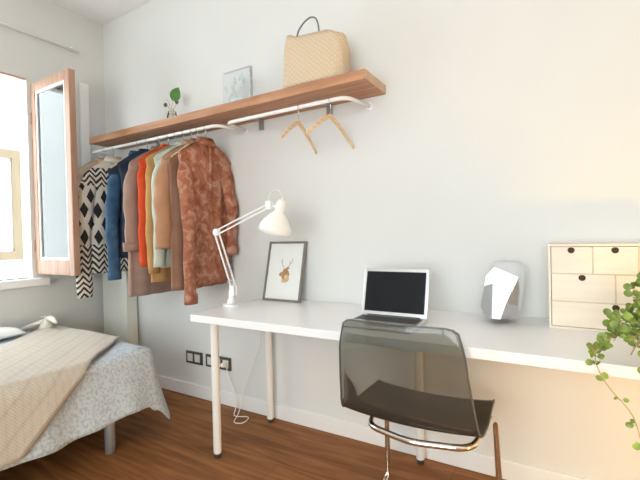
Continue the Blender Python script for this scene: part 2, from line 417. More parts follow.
# ------------------------------------------------------------------ hangers
def make_hanger(loc, label, rotz=0):
    h = thing('clothes_hanger', label, 'hanger', loc, 'wooden hangers on the rails', rotz)
    # origin is on the rail axis
    b = bm_new(); P = []
    n = 18
    for i in range(n + 1):
        t = -1 + 2 * i / n; y = t * .203
        zc = -.078 - .125 * (abs(t) ** 1.25); hw = .0135 - .004 * abs(t); tw = .0055 - .0015 * abs(t)
        xc = .004 * t * t
        P.append([(xc - tw, y, zc - hw), (xc + tw, y, zc - hw), (xc + tw, y, zc + hw * .8), (xc, y, zc + hw), (xc - tw, y, zc + hw * .8), (xc - tw, y, zc - hw)])
    V = [[b.verts.new(p) for p in row[:5]] for row in P]
    for i in range(n):
        for k in range(5): b.faces.new((V[i][k], V[i][(k + 1) % 5], V[i + 1][(k + 1) % 5], V[i + 1][k]))
    b.faces.new(V[0]); b.faces.new(V[-1])
    obj('arm_bar', b, 'hanger', h, smooth=False, bevel=.002)
    R = .0133
    pts = [(0, 0, -.062), (0, 0, -.030)] + [(0, R * math.sin(a) * (-1), R * -math.cos(a)) for a in [0.25 + k * (PI * 1.3) / 12 for k in range(13)]]
    pts[1] = (0, 0, -.024)
    obj('hook', T(pts, .0019, 6), 'hookmetal', h, smooth=True)
    return h
HX = [-2.78, -2.90, -2.50, -2.40, -2.275, -2.185, -2.115, -2.04, -1.965, -1.915, -1.845]
hl = ['wooden hanger near the window end, holding the black and white cardigan',
      'wooden hanger holding the beige top behind the patterned cardigan',
      'wooden hanger holding the blue denim jacket',
      'wooden hanger holding the dark navy jacket behind the denim one',
      'wooden hanger holding the taupe coat',
      'wooden hanger holding the bright red-orange top',
      'wooden hanger holding the ochre dress beside the red top',
      'wooden hanger holding the pale mint shirt',
      'wooden hanger holding the tan jacket',
      'wooden hanger holding the long brown cardigan',
      'wooden hanger holding the rust printed dress, nearest the desk']
h0 = make_hanger((HX[0], RAIL_Y, RAIL_Z), hl[0])
for x, l in zip(HX[1:], hl[1:]): dup(h0, (x, RAIL_Y, RAIL_Z), l)
e1 = dup(h0, (-1.165, RAIL_Y, RAIL_Z), 'empty wooden hanger on the rail, the left one of the two bare hangers')
e2 = dup(h0, (-.975, RAIL_Y, RAIL_Z), 'empty wooden hanger on the rail, the right one near the end of the shelf')
e1.rotation_euler = (0, 0, .12); e2.rotation_euler = (0, 0, -.10)

# ------------------------------------------------------------------ garments
LIFT = [.056]
def shoulder_z(t, sw):
    """height of the shoulder line relative to the rail axis at |y| = t*sw"""
    a = min(1, abs(t) * sw / .212)
    return -LIFT[0] - .125 * a ** 1.25 + (0 if abs(t) * sw < .212 else -(abs(t) * sw - .212) * 1.6)
def body_mesh(length, sw, hw, thick, seed=0, flare=1.0, folds=4, amp=.008, neck=.055, hem_slope=0, wave=.0, xoff=0):
    """Hanging garment: closed tube flattened in x, width along y."""
    bm = bm_new(); nu, nv = 36, 26; rows = []
    rnd = random.Random(seed); ph = [rnd.uniform(0, 6.28) for _ in range(6)]
    for j in range(nv + 1):
        v = j / nv; row = []
        for k in range(nu):
            a = 2 * PI * k / nu; c, s = math.cos(a), math.sin(a)
            w = sw * (1 - v) + hw * v
            if v < .35: w = sw - (sw - hw * .96) * math.sin(v / .35 * PI / 2) * .9
            else: w = (sw - (sw - hw * .96) * .9) * (1 - (v - .35) / .65) + hw * (v - .35) / .65
            cc = math.copysign(abs(c) ** .8, c)
            y = w * cc
            zt = shoulder_z(cc, sw) - (0.028 * (1 - abs(cc) / .28) if abs(cc) < .28 else 0)
            zb = -length + hem_slope * y + wave * math.sin(y * 22 + ph[3])
            z = zt * (1 - v) + zb * v
            tt = .013 + (thick - .013) * (1 - math.exp(-v * 7))
            f = amp * min(1, v * 2.2) * (math.sin(y * 2 * PI * folds / .42 + ph[0] + v * 1.2) + .5 * math.sin(y * 2 * PI * folds * 1.9 / .42 + ph[1]))
            x = tt * (math.copysign(abs(s) ** .75, s)) * flare ** v + f + xoff
            row.append(bm.verts.new((x, y, z)))
        rows.append(row)
    for a, b in zip(rows, rows[1:]):
        for k in range(nu): bm.faces.new((a[k], a[(k + 1) % nu], b[(k + 1) % nu], b[k]))
    bm.faces.new(rows[0]); 
    return bm
def sleeve_mesh(side, sw, length, r0=.062, r1=.042, thick=.5, out=.05, xo=0, seed=0, bend=0.0):
    """side -1: towards the camera, +1: against the wall."""
    bm = bm_new(); rnd = random.Random(seed); ph = rnd.uniform(0, 6); n = 18; seg = 14; rings = []
    y0 = side * (sw - .055); z0 = shoulder_z(.8, sw) - .018
    for i in range(n + 1):
        t = i / n
        cy = y0 + side * (out if side < 0 else -.01) * math.sin(min(1, t * 1.8) * PI / 2) + side * bend * t * t
        cz = z0 - length * t
        cx = xo * min(1, t * 2) + .006 * math.sin(t * 9 + ph)
        r = r0 * (1 - t) + r1 * t
        r *= min(1, .42 + 4.5 * t - 5 * t * t) if t < .2 else 1
        r *= 1 + .06 * math.sin(t * 24 + ph)
        rings.append([bm.verts.new((cx + r * thick * math.cos(2 * PI * k / seg) * (1 + .08 * math.sin(3 * 2 * PI * k / seg + ph)), cy + r * math.sin(2 * PI * k / seg), cz + (.03 * math.sin(2 * PI * k / seg) * -side if i == 0 else 0))) for k in range(seg)])
    for a, b in zip(rings, rings[1:]):
        for k in range(seg): bm.faces.new((a[k], a[(k + 1) % seg], b[(k + 1) % seg], b[k]))
    bm.faces.new(rings[0]); bm.faces.new(rings[-1])
    return bm, (cx, cy, cz, r1)
def collar_mesh(w=.055, hgt=.03):
    bm = bm_new(); n = 16; P = []
    for i in range(n + 1):
        a = -PI / 2 + i * 2 * PI / n
        P.append([(.016 * math.cos(a) * 1.2, w * math.sin(a), -.083 + (.012 if math.cos(a) < 0 else 0)), (.022 * math.cos(a) * 1.2, w * 1.05 * math.sin(a), -.083 + hgt * .55), (.034 * math.cos(a) * 1.1, w * 1.35 * math.sin(a), -.100 - .02 * max(0, math.cos(a)))])
    grid(bm, P); return bm
def garment(name, label, cat, x, mat, length, sw=.20, hw=.20, thick=.028, sleeve=None, smat=None, cuff=None, collar=True, seed=0, group='clothes hanging on the rail', **kw):
    g = thing(name, label, cat, (x, RAIL_Y, RAIL_Z), group); LIFT[0] = kw.pop('lift', .056)
    xo = kw.pop('sleeve_x', .012); so = kw.pop('sleeve_out', .045); sr = kw.pop('sleeve_r', (.062, .042)); far = kw.pop('far_sleeve', None); sth = kw.pop('sleeve_th', .45)
    o = obj('body', body_mesh(length, sw, hw, thick, seed, **kw), mat, g, smooth=True)
    solid(o, .003)
    if sleeve:
        for side, ln in ((-1, sleeve), (1, far or sleeve)):
            b, end = sleeve_mesh(side, sw, ln, sr[0], sr[1], sth, so if side < 0 else min(so, .02), xo, seed + side)
            s = obj('sleeve', b, smat or mat, g, smooth=True)
            if cuff:
                ex, ey, ez, r = end
                cb = bm_new(); seg = 14; rr = []
                for zz, q in ((.0, 1.18), (.055, 1.22), (.055, 1.0)):
                    rr.append([cb.verts.new((ex + r * sth * q * 1.1 * math.cos(2 * PI * k / seg), ey + r * q * math.sin(2 * PI * k / seg), ez + zz)) for k in range(seg)])
                for a_, b_ in zip(rr, rr[1:]):
                    for k in range(seg): cb.faces.new((a_[k], a_[(k + 1) % seg], b_[(k + 1) % seg], b_[k]))
                cb.faces.new(rr[0])
                obj('cuff', cb, cuff, s, smooth=True)
    if collar: solid(obj('collar', collar_mesh(), smat or mat, g, smooth=True), .003)
    return g
garment('patterned_cardigan', 'black and white geometric patterned cardigan near the window end of the rail', 'cardigan', HX[0], 'aztec', .90, sw=.225, hw=.20, thick=.03, sleeve=.86, lift=.074, sleeve_out=.075, sleeve_r=(.065, .05), seed=1, folds=3)
garment('beige_top', 'beige knitted top at the window end of the rail, half hidden behind the patterned cardigan', 'top', HX[1], 'beige', .72, sw=.222, hw=.185, thick=.03, seed=2)
garment('denim_jacket', 'denim jacket with mid blue sleeves and dark body beside the patterned cardigan', 'jacket', HX[2], 'denim_dark', .79, sw=.222, hw=.20, thick=.03, sleeve=.72, sleeve_r=(.052, .038), sleeve_x=.02, seed=3, smat='denim', cuff='denim', far_sleeve=.5, lift=.088)
garment('navy_jacket', 'dark navy jacket just behind the blue denim jacket', 'jacket', HX[3], 'denim_dark', .72, sw=.22, hw=.19, thick=.028, seed=4)
garment('taupe_coat', 'long taupe coat with turned-up sleeve cuff', 'coat', HX[4], 'taupe', 1.02, sw=.225, hw=.25, thick=.03, sleeve=.56, sleeve_r=(.062, .056), cuff='taupe', lift=.062, seed=5, flare=1.3)
garment('red_top', 'bright red-orange long top on the rail', 'top', HX[5], 'red', .74, sw=.222, hw=.20, thick=.025, sleeve=.66, sleeve_r=(.05, .040), sleeve_out=.03, seed=6)
garment('ochre_dress', 'ochre yellow dress hanging next to the red-orange top', 'dress', HX[6], 'mustard', .93, sw=.222, hw=.20, thick=.025, sleeve=.70, sleeve_r=(.05, .038), sleeve_out=.03, seed=7, collar=False)
garment('mint_shirt', 'pale mint shirt hanging between the ochre dress and the tan jacket', 'shirt', HX[7], 'mint', .84, sw=.222, hw=.195, thick=.025, sleeve=.66, sleeve_r=(.052, .045), sleeve_out=.035, seed=8, folds=3)
garment('tan_jacket', 'tan suede jacket with wide open front on the rail', 'jacket', HX[8], 'tan', .70, sw=.224, hw=.27, lift=.066, thick=.025, sleeve=.54, sleeve_r=(.066, .062), sleeve_out=.06, sleeve_x=.015, seed=9, folds=2)
garment('brown_cardigan', 'long brown cardigan hanging directly behind the rust printed dress', 'cardigan', HX[9], 'brown', .97, sw=.22, hw=.215, thick=.02, seed=10, lift=.084)
rd = garment('rust_dress', 'rust red shirt dress with faded pinkish print, last on the rail', 'dress', HX[10], 'rust', .95, sw=.213, hw=.175, thick=.032, sleeve=.86, far_sleeve=.60, sleeve_r=(.056, .036), sleeve_out=.035, sleeve_x=.055, sleeve_th=.6, lift=.066, cuff='rust', seed=11, folds=5, amp=.009, hem_slope=.08)
ws = bm_new()
tube(ws, [(.0300 + .009 * math.sin(k * 1.7), -.17 + .34 * k / 24, -.43 + .008 * math.sin(k * .5)) for k in range(25)], .0045, 6)
obj('waist_seam', ws, 'rust', rd, smooth=True)
b = bm_new()
grid(b, [[(.026 + .004, -.008 + .001, -.10 - .8 * t / 12), (.040 + .006 * math.sin(t), 0, -.10 - .8 * t / 12), (.030, .012, -.10 - .8 * t / 12)] for t in range(13)])
obj('button_band', b, 'rust', rd, smooth=True)

# ------------------------------------------------------------------ things on the shelf
bag = thing('straw_bag', 'pale woven straw bag with a thin dark handle standing on the shelf', 'bag', (-1.075, 1.80, SHELF_T), rotz=math.radians(2))
bm = bm_new(); rows = []; nz_, ns = 12, 40
for j in range(nz_ + 1):
    v = j / nz_; z = .262 * v
    hwx = .172 + .012 * math.sin(v * PI) - .010 * v; hd = .075 * (1 - .45 * v ** 2) + .005
    row = []
    for k in range(ns):
        a = 2 * PI * k / ns; c, s = math.cos(a), math.sin(a)
        x = hwx * math.copysign(abs(c) ** .35, c); y = hd * math.copysign(abs(s) ** .6, s)
        zz = z + (.022 * -x / .17 * v) + .010 * math.sin(x * 30) * v ** 3
        row.append(bm.verts.new((x + .004 * math.sin(7 * v + k), y, zz + (.004 if j == 0 else 0))))
    rows.append(row)
for a, b in zip(rows, rows[1:]):
    for k in range(ns): bm.faces.new((a[k], a[(k + 1) % ns], b[(k + 1) % ns], b[k]))
bm.faces.new(rows[0])
bg = obj('basket_body', bm, 'straw', bag, smooth=True); solid(bg, .006, -1)
for (hy, lean) in ((-.045, .0),):
    pts = [(-.085, hy, .262), (-.075, hy, .295), (-.045, hy + .01, .335), (-.01, hy + .015, .352), (.02, hy + .012, .34), (.035, hy + .01, .31), (.045, hy, .262)]
    obj('handle', T(rounded(pts, .03, 4), .0045), 'handle', bag, smooth=True)
obj('handle', T(rounded([(-.085, .04, .258), (-.07, .03, .285), (-.02, .015, .292), (.035, .03, .282), (.045, .04, .255)], .03, 4), .0045), 'handle', bag, smooth=True)

vs = thing('glass_vase', 'small clear glass vase near the left part of the shelf', 'vase', (-2.235, 1.84, SHELF_T))
v0 = obj('vessel', L([(.030, 0), (.034, .004), (.036, .03), (.034, .06), (.026, .075), (.029, .085), (.026, .085), (.023, .075), (.031, .06), (.032, .03), (.030, .008), (.001, .007)], seg=24), 'clearglass', vs, smooth=True)
cut = thing('plant_cutting', 'green leaf cutting with dark buds standing in the glass vase', 'plant', (-2.235, 1.84, SHELF_T + .01))
obj('stem', T([(0.01, 0, 0), (.0, 0, .06), (-.01, 0, .10), (.018, 0, .16), (.03, 0, .19)], .0022, 6), 'stem', cut, smooth=True)
b = T([(.004, .004, .005), (.01, 0, .08), (.045, 0, .13)], .0018, 6); tube(b, [(.0, 0, .07), (-.04, 0, .12), (-.062, 0, .135)], .0018, 6); tube(b, [(.02, .01, .06), (-.06, .0, .077)], .002, 6); tube(b, [(.0, 0, .10), (.04, 0, .06)], .002, 6)
tube(b, [(-.02, 0, .115), (-.035, 0, .16), (-.055, 0, .175)], .0012, 6)
obj('twigs', b, 'twig', cut, smooth=True)
def leafgrid(bm, base, tip, width, nrm, curl=.15):
    base, tip, nrm = Vector(base), Vector(tip), Vector(nrm).normalized(); d = tip - base; s = d.cross(nrm).normalized()
    P = []
    for i in range(9):
        t = i / 8; w = width * math.sin(PI * min(1, t ** .8 * .98 + .02)) ** .8
        P.append([base + d * t + s * (w * q) + nrm * (curl * width * (q * q) - .25 * d.length * t * t * .3) for q in (-1, -.5, 0, .5, 1)])
    grid(bm, P)
b = bm_new(); leafgrid(b, (.008, 0, .150), (.084, -.01, .222), .036, (.62, -.75, -.1))
obj('leaf', b, 'leaf2', cut, smooth=True)
for p in ((-.065, 0, .137), (.047, 0, .137)): obj('bud', L([(.002, -.016), (.011, -.008), (.013, 0), (.009, .009), (.002, .014)], seg=12, origin=p), 'bud', cut, smooth=True)

ap = thing('acrylic_print', 'pale leaf print in a clear acrylic block on the shelf', 'picture', (-1.675, 1.86, SHELF_T))
obj('acrylic_block', B(-.10, .115, -.012, .012, 0, .245), 'acrylic', ap, bevel=.002)
b = bm_new()
random.seed(3)
for (x, z, a, l) in [(-.05, .05, 1.2, .07), (-.02, .07, 1.5, .09), (.02, .05, 1.9, .08), (-.03, .13, 1.0, .07), (.01, .15, 1.9, .06), (.05, .10, 1.3, .09), (.03, .17, .9, .05), (-.06, .12, 2.2, .05), (.06, .16, 1.7, .06)]:
    leafgrid(b, (x, -.0135, z), (x + l * math.cos(a), -.0145, z + l * math.sin(a)), .013, (0, -1, 0), .02)
obj('printed_sprigs', b, 'inkgrey', ap)
obj('printed_tint', B(-.035, .055, -.0135, -.0125, .012, .075), 'inkblue', ap)
obj('end_strip', B(.112, .1155, -.0125, .0125, 0, .245), 'inkgrey', ap)
st = obj('pen_stub', L([(.006, 0), (.0075, .004), (.0075, .024), (.004, .028)], seg=12), 'steel', loc=(-1.835, 1.80, SHELF_T), smooth=False)
st.name = 'cork_stopper'; tag(st, 'tiny grey stopper lying at the left of the acrylic print', 'stopper')

# ------------------------------------------------------------------ desk
dk = thing('desk', 'long white desk with round white legs along the wall', 'desk', (-.58, 1.67, 0))
obj('desktop', B(-1.0, 1.0, -.295, .299, DESK_Z - .036, DESK_Z), 'desk', dk, bevel=.003)
for (lx, ly) in ((-.936, -.197), (-.936, .238), (-.020, .238), (.93, -.215), (.93, .238)):
    l = obj('leg', L([(.019, .022), (.0205, .03), (.0205, DESK_Z - .041)], seg=20, origin=(lx, ly, 0)), 'legwhite', dk, smooth=True)
    m_ = l.modifiers.new('es', 'EDGE_SPLIT')
    obj('foot', L([(.014, 0), (.016, .004), (.016, .022)], seg=16, origin=(lx, ly, 0)), 'rubber', l, label='black foot')
    obj('mount_plate', L([(.045, DESK_Z - .041), (.045, DESK_Z - .036)], seg=20, origin=(lx, ly, 0)), 'steel', l)

# ------------------------------------------------------------------ desk lamp
lm = thing('desk_lamp', 'white architect desk lamp clamped to the left end of the desk', 'lamp', (-1.545, 1.63, DESK_Z))
O = Vector((-1.545, 1.63, DESK_Z))
def W3(x, z, y=1.63): return Vector((x, y, z)) - O
b = bm_new(); box(b, -.034, .03, -.022, .022, 0, .012); box(b, -.048, -.034, -.018, .018, -.075, .014); box(b, -.048, .0, -.018, .018, -.085, -.075)
cl = obj('clamp', b, 'lampwhite', lm, bevel=.003)
obj('clamp_screw', L([(.016, -.078), (.016, -.070), (.005, -.068), (.005, -.038)], seg=14, origin=(-.012, 0, 0)), 'lampwhite', cl)
obj('base_post', L([(.024, .012), (.022, .03), (.014, .045), (.013, .085), (.009, .088)], seg=18, origin=(0, 0, 0)), 'lampwhite', lm, smooth=True)
b = bm_new(); box(b, .0, .032, -.014, -.008, .06, .115); box(b, .0, .032, .008, .014, .06, .115); tube(b, [(.016, -.018, .09), (.016, .018, .09)], .005)
obj('base_joint', b, 'lampwhite', lm, bevel=.002)
sh0, el, hd_ = W3(-1.520, .828), W3(-1.642, 1.146), W3(-1.275, 1.274)
b = bm_new()
for sx, oy in ((-.009, -.008), (.009, .008)):
    tube(b, [sh0 + Vector((sx, oy, 0)), el + Vector((sx, oy, 0))], .0048, 4)
obj('lower_arm', b, 'lampwhite', lm)
b = bm_new(); d = (el - sh0)
c0 = sh0 + d * .05; c1 = sh0 + d * .45
n = 60
tube(b, [c0 + (c1 - c0) * (i / n) + Vector((.006 * math.cos(i * 1.3), .006 * math.sin(i * 1.3), 0)) for i in range(n + 1)], .0012, 5)
obj('spring', b, 'hookmetal', lm)
obj('elbow', L([(.020, -.012), (.020, .012)], seg=20, origin=el, axis=(0, 1, 0)), 'lampwhite', lm, bevel=.002)
b = bm_new()
for sz, oy in ((-.018, -.008), (.014, .008)):
    tube(b, [el + Vector((0, oy, sz)), hd_ + Vector((0, oy, sz * .8))], .0048, 4)
obj('upper_arm', b, 'lampwhite', lm)
b = bm_new(); box(b, hd_.x - .012, hd_.x + .018, hd_.y - .012, hd_.y + .012, hd_.z - .020, hd_.z + .022); tube(b, [hd_ + Vector((.01, 0, 0)), W3(-1.215, 1.262)], .006)
obj('head_joint', b, 'lampwhite', lm, bevel=.002)
top = W3(-1.192, 1.285); mouth = W3(-1.243, 1.137); ax = (mouth - top)
Ln = ax.length
prof = [(.001, -.012), (.016, -.010), (.024, 0), (.026, .03), (.022, .040), (.024, .052), (.044, .070), (.066, .098), (.080, .125), (.086, Ln), (.083, Ln), (.077, .124), (.062, .098), (.040, .072), (.018, .050)]
obj('lamp_shade', L(prof, seg=32, origin=top, axis=ax, caps=False), 'lampwhite', lm, smooth=True)
obj('bulb', L([(.012, .055), (.013, .075), (.026, .10), (.028, .115), (.020, .135), (.002, .142)], seg=20, origin=top, axis=ax), 'bulb', lm, smooth=True)
obj('switch', L([(.004, -.026), (.004, -.010)], seg=8, origin=top, axis=ax), 'lampwhite', lm)
# the looped cord at the head
pts = [hd_ + Vector((-.004, 0, .02)), W3(-1.268, 1.33), W3(-1.24, 1.352), W3(-1.205, 1.345), W3(-1.188, 1.318), W3(-1.187, 1.293)]
obj('cord', T(rounded(pts, .03, 4), .0022, 6), 'cable', lm, smooth=True)
# mains cable: from the clamp down behind the desk to the floor and up to the socket
cb = T(rounded([(-1.53, 1.674, .715), (-1.56, 1.90, .68), (-1.60, 1.93, .45), (-1.75, 1.93, .12), (-1.76, 1.90, .006), (-1.70, 1.78, .006), (-1.64, 1.80, .006), (-1.66, 1.90, .006), (-1.76, 1.84, .006), (-1.80, 1.92, .02), (-1.83, 1.935, .12), (-1.885, 1.94, .20), (-1.908, 1.95, .268)], .05, 5), .0032, 6)
o = obj('mains_cable', cb, 'cable', None, smooth=True); tag(o, 'thin white cable looping on the floor up to the socket by the desk leg', 'cable')

# ------------------------------------------------------------------ sockets
def socket(x0, n, label):
    w = .018 + n * .0715
    s = thing('wall_socket', label, 'socket', (x0, WALL_Y, .275), 'dark framed wall sockets')
    obj('frame_plate', B(0, w, -.010, 0, -.043, .043), 'socketframe', s, bevel=.003)
    for k in range(n):
        cx = w / 2 + (k - (n - 1) / 2) * .0715
        m_ = obj('module', B(cx - .0255, cx + .0255, -.0135, -.0098, -.027, .027), 'socket', s, bevel=.0015)
        if n == 3:
            obj('pin_well', L([(.018, 0), (.018, .003)], seg=20, origin=(cx, -.0133, 0), axis=(0, -1, 0)), 'socket', m_)
    return s
socket(-2.308, 2, 'dark framed double wall plate, the left of the two by the desk leg')
socket(-2.112, 3, 'dark framed triple socket plate half hidden behind the desk leg')
pl = obj('power_plug', L([(.018, 0), (.019, .012), (.015, .03), (.006, .036)], seg=16, origin=(0, 0, 0), axis=(0, -1, 0)), 'cable', loc=(-1.922, WALL_Y - .0165, .275), smooth=True)
tag(pl, 'white plug in the right module of the triple socket', 'plug')

# ------------------------------------------------------------------ framed print leaning on the wall
pf = thing('framed_print', 'thin dark framed deer print leaning on the wall on the desk', 'picture', (-1.392, 1.876, DESK_Z))
pf.rotation_euler = (math.radians(-14.0), 0, 0)
hw_, hh = .131, .352
b = bm_new(); t_ = .012
box(b, -hw_, -hw_ + t_, -.009, .009, 0, hh); box(b, hw_ - t_, hw_, -.009, .009, 0, hh); box(b, -hw_ + t_, hw_ - t_, -.009, .009, 0, t_); box(b, -hw_ + t_, hw_ - t_, -.009, .009, hh - t_, hh)
obj('frame', b, 'frame_grey', pf)
pp = obj('print', B(-hw_ + t_, hw_ - t_, -.002, .006, t_, hh - t_), 'print_paper', pf)
# deer head drawn on the paper
def disc(bm, cx, cz, rx, rz, y=-.0028, ang=0, n=16):
    vs_ = []
    for k in range(n):
        a = 2 * PI * k / n; x, z = rx * math.cos(a), rz * math.sin(a)
        vs_.append(bm.verts.new((cx + x * math.cos(ang) - z * math.sin(ang), y, cz + x * math.sin(ang) + z * math.cos(ang))))
    bm.faces.new(vs_)
b = bm_new(); disc(b, .010, .150, .026, .034, ang=-.3); disc(b, -.014, .158, .022, .013, -.0029, ang=.25); disc(b, .020, .192, .014, .007, -.003, ang=.3); disc(b, .004, .176, .017, .014, -.0031)
obj('printed_deer', b, 'fur', pp)
b = bm_new(); disc(b, .022, .135, .017, .022, -.0033); disc(b, .006, .118, .024, .010, -.0034)
obj('printed_neck', b, 'furlight', pp)
b = T([(-.002, -.003, .195), (-.022, -.003, .215), (-.022, -.003, .250)], .0016, 5); tube(b, [(.018, -.003, .198), (.032, -.003, .215), (.050, -.003, .235), (.050, -.003, .252)], .0016, 5)
tube(b, [(-.022, -.003, .222), (-.032, -.003, .238)], .0014, 5); tube(b, [(.034, -.003, .217), (.030, -.003, .237)], .0014, 5)
obj('printed_antlers', b, 'antler', pp)

# ------------------------------------------------------------------ laptop
lp = thing('laptop', 'open silver laptop with a black screen on the desk behind the chair', 'laptop', (-.634, 1.665, DESK_Z))
obj('base', B(-.150, .150, -.205, .0, .002, .016), 'alu', lp, bevel=.004)
obj('keyboard', B(-.136, .136, -.112, -.014, .0155, .0168), 'keys', lp)
obj('trackpad', B(-.045, .045, -.190, -.122, .0155, .0164), 'alu', lp)
lid = bpy.data.objects.new('lid', None); COL.objects.link(lid); lid.parent = lp; lid.location = (0, -.002, .016); lid.rotation_euler = (math.radians(-15), 0, 0)
obj('lid_shell', B(-.150, .150, 0, .007, 0, .212), 'alu', lid, bevel=.003)
obj('screen', B(-.137, .137, -.0012, .0005, .018, .197), 'screen', lid)
obj('hinge', T([(-.12, .004, 0.002), (.12, .004, 0.002)], .005), 'keys', lp, loc=(0, -.003, .014))

# ------------------------------------------------------------------ faceted mirror
mr = thing('faceted_mirror', 'small gem-shaped faceted silver table mirror leaning on the desk', 'mirror', (-.20, 1.83, DESK_Z))
MO = Vector((-.20, 1.83, DESK_Z))
CAM = Vector((0, 0, 1.119))
CR, CU, CF = Vector((0.8583, 0.51265, -0.02272)), Vector((0.01287, 0.02276, 0.99966)), Vector((-0.51299, 0.8583, -0.01293))
pn = Vector((-.51, -.83, .22)).normalized(); pc = Vector((-.235, 1.785, .85))
def on_pane(u, v):    # corner of the flat pane, from its bearing
    d = CF + CR * ((u - 320) / 403.6) - CU * ((v - 240) / 403.6)
    return CAM + d * ((pc - CAM).dot(pn) / d.dot(pn)) - MO
front = [on_pane(*q) for q in ((494.5, 267.5), (518.2, 277.6), (500.5, 319), (486, 318.2), (481, 306.5), (487, 275.3))]
back = [(-.2450, .245), (-.1600, .245), (-.1290, .208), (-.1440, .070), (-.1580, .012), (-.1900, .0015), (-.2500, .0015), (-.2780, .05), (-.2700, .19)]
back = [Vector((x + .20, .01 + z * .16, z)) for x, z in back]
b = bm_new()
for p in front + back: b.verts.new(p)
bmesh.ops.convex_hull(b, input=b.verts[:])
bmesh.ops.dissolve_limit(b, angle_limit=.08, verts=b.verts[:], edges=b.edges[:])
obj('bevelled_body', b, 'facet', mr)
c = sum(front, Vector()) / 6
nrm = (front[1] - front[0]).cross(front[3] - front[0]).normalized()
if nrm.y > 0: nrm = -nrm
b = bm_new(); a_ = [b.verts.new(c + (p - c) * .97 + nrm * .001) for p in front]; z_ = [b.verts.new(c + (p - c) * .97 + nrm * .0045) for p in front]
b.faces.new(a_); b.faces.new(z_)
for k in range(6): b.faces.new((a_[k], a_[(k + 1) % 6], z_[(k + 1) % 6], z_[k]))
obj('mirror_pane', b, 'mirror', mr)

# ------------------------------------------------------------------ drawer chest
dc = thing('drawer_chest', 'small birch plywood chest of small drawers on the desk by the plant', 'drawers', (.166, 1.79, DESK_Z))
b = bm_new(); Wd, Hd, Dd = .21, .322, .178; t_ = .008
box(b, -Wd, -Wd + t_, 0, Dd, 0, Hd); box(b, Wd - t_, Wd, 0, Dd, 0, Hd); box(b, -Wd + t_, Wd - t_, 0, Dd, 0, t_); box(b, -Wd + t_, Wd - t_, 0, Dd, Hd - t_, Hd)
box(b, -Wd + t_, Wd - t_, Dd - .006, Dd, t_, Hd - t_)
obj('carcass', b, 'birch', dc)
def drawer(x0, x1, z0, z1):
    g = .0022; o_ = bm_new(); x0 += g; x1 -= g; z0 += g; z1 -= g
    box(o_, x0, x1, -.001, .007, z0, z1); box(o_, x0 + .003, x0 + .008, .007, .15, z0 + .003, z1 - .01); box(o_, x1 - .008, x1 - .003, .007, .15, z0 + .003, z1 - .01); box(o_, x0 + .008, x1 - .008, .007, .15, z0 + .003, z0 + .007)
    d_ = obj('drawer', o_, 'birch', dc)
    cx = (x0 + x1) / 2
    hb = bm_new(); n = 14
    f0 = [hb.verts.new((cx + .0115 * math.cos(1.75 * PI * k / n - 1.375 * PI), -.0022, z1 - .0125 + .0115 * math.sin(1.75 * PI * k / n - 1.375 * PI))) for k in range(n + 1)]
    f1 = [hb.verts.new((v.co.x, -.0008, v.co.z)) for v in f0]
    hb.faces.new(f0); hb.faces.new(f1)
    for k in range(n + 1): hb.faces.new((f0[k], f0[(k + 1) % (n + 1)], f1[(k + 1) % (n + 1)], f1[k]))
    obj('finger_hole', hb, 'hole', d_, label='dark round finger hole')
zi = [t_, .1055, .211, Hd - t_]; xi0, xi1 = -Wd + t_, Wd - t_; wi = xi1 - xi0
for k in range(3): drawer(xi0 + wi * k / 3, xi0 + wi * (k + 1) / 3, zi[2], zi[3])
for k in range(2): drawer(xi0 + wi * k / 2, xi0 + wi * (k + 1) / 2, zi[1], zi[2])
drawer(xi0, xi1, zi[0], zi[1])
b = bm_new()
for k in (1, 2): box(b, xi0 + wi * k / 3 - .002, xi0 + wi * k / 3 + .002, .001, .15, zi[2], zi[3])
box(b, -.002, .002, .001, .15, zi[1], zi[2]); box(b, xi0, xi1, .001, .15, zi[1] - .002, zi[1] + .002); box(b, xi0, xi1, .001, .15, zi[2] - .002, zi[2] + .002)
obj('divider', b, 'birch_edge', dc)

# ------------------------------------------------------------------ trailing plant
pt = thing('trailing_plant', 'green trailing potted plant with round leaves spilling over the desk edge', 'plant', (.315, 1.50, DESK_Z))
obj('pot', L([(.045, 0), (.052, .004), (.066, .09), (.068, .105), (.064, .105), (.060, .092), (.001, .090)], seg=28), 'terracotta', pt, smooth=True)
obj('soil', L([(.060, .086), (.060, .095), (.001, .098)], seg=20), 'soil', pt)
random.seed(21)
PO = Vector((.315, 1.50, DESK_Z))
vines = [
    [(0, 0, .095), (-.05, -.05, .16), (-.13, -.09, .12), (-.205, -.14, .075), (-.245, -.18, .04), (-.232, -.19, -.01), (-.205, -.19, -.055), (-.160, -.19, -.105), (-.145, -.19, -.165), (-.135, -.19, -.25)],
    [(0, 0, .095), (-.06, -.03, .18), (-.12, -.06, .16), (-.17, -.08, .10), (-.19, -.10, .06)],
    [(0, 0, .095), (-.04, -.06, .20), (-.09, -.11, .18), (-.13, -.14, .10), (-.16, -.16, .04)],
    [(0, 0, .095), (-.05, 0, .22), (-.10, -.03, .21), (-.15, -.06, .15)],
    [(0, 0, .095), (-.03, -.08, .16), (-.07, -.14, .10), (-.10, -.18, .02), (-.09, -.19, -.03)],
    [(0, 0, .095), (-.03, -.02, .24), (-.07, -.06, .25), (-.12, -.09, .20)],
    [(0, 0, .095), (.03, -.08, .17), (.02, -.15, .08), (.01, -.19, -.05)],
    [(0, 0, .095), (.06, .02, .20), (.10, .05, .14)], [(0, 0, .095), (.02, .06, .22), (.03, .12, .16)],
    [(0, 0, .095), (-.06, -.05, .13), (-.11, -.09, .08), (-.15, -.12, .05)],
]
sb, lb = bm_new(), bm_new()
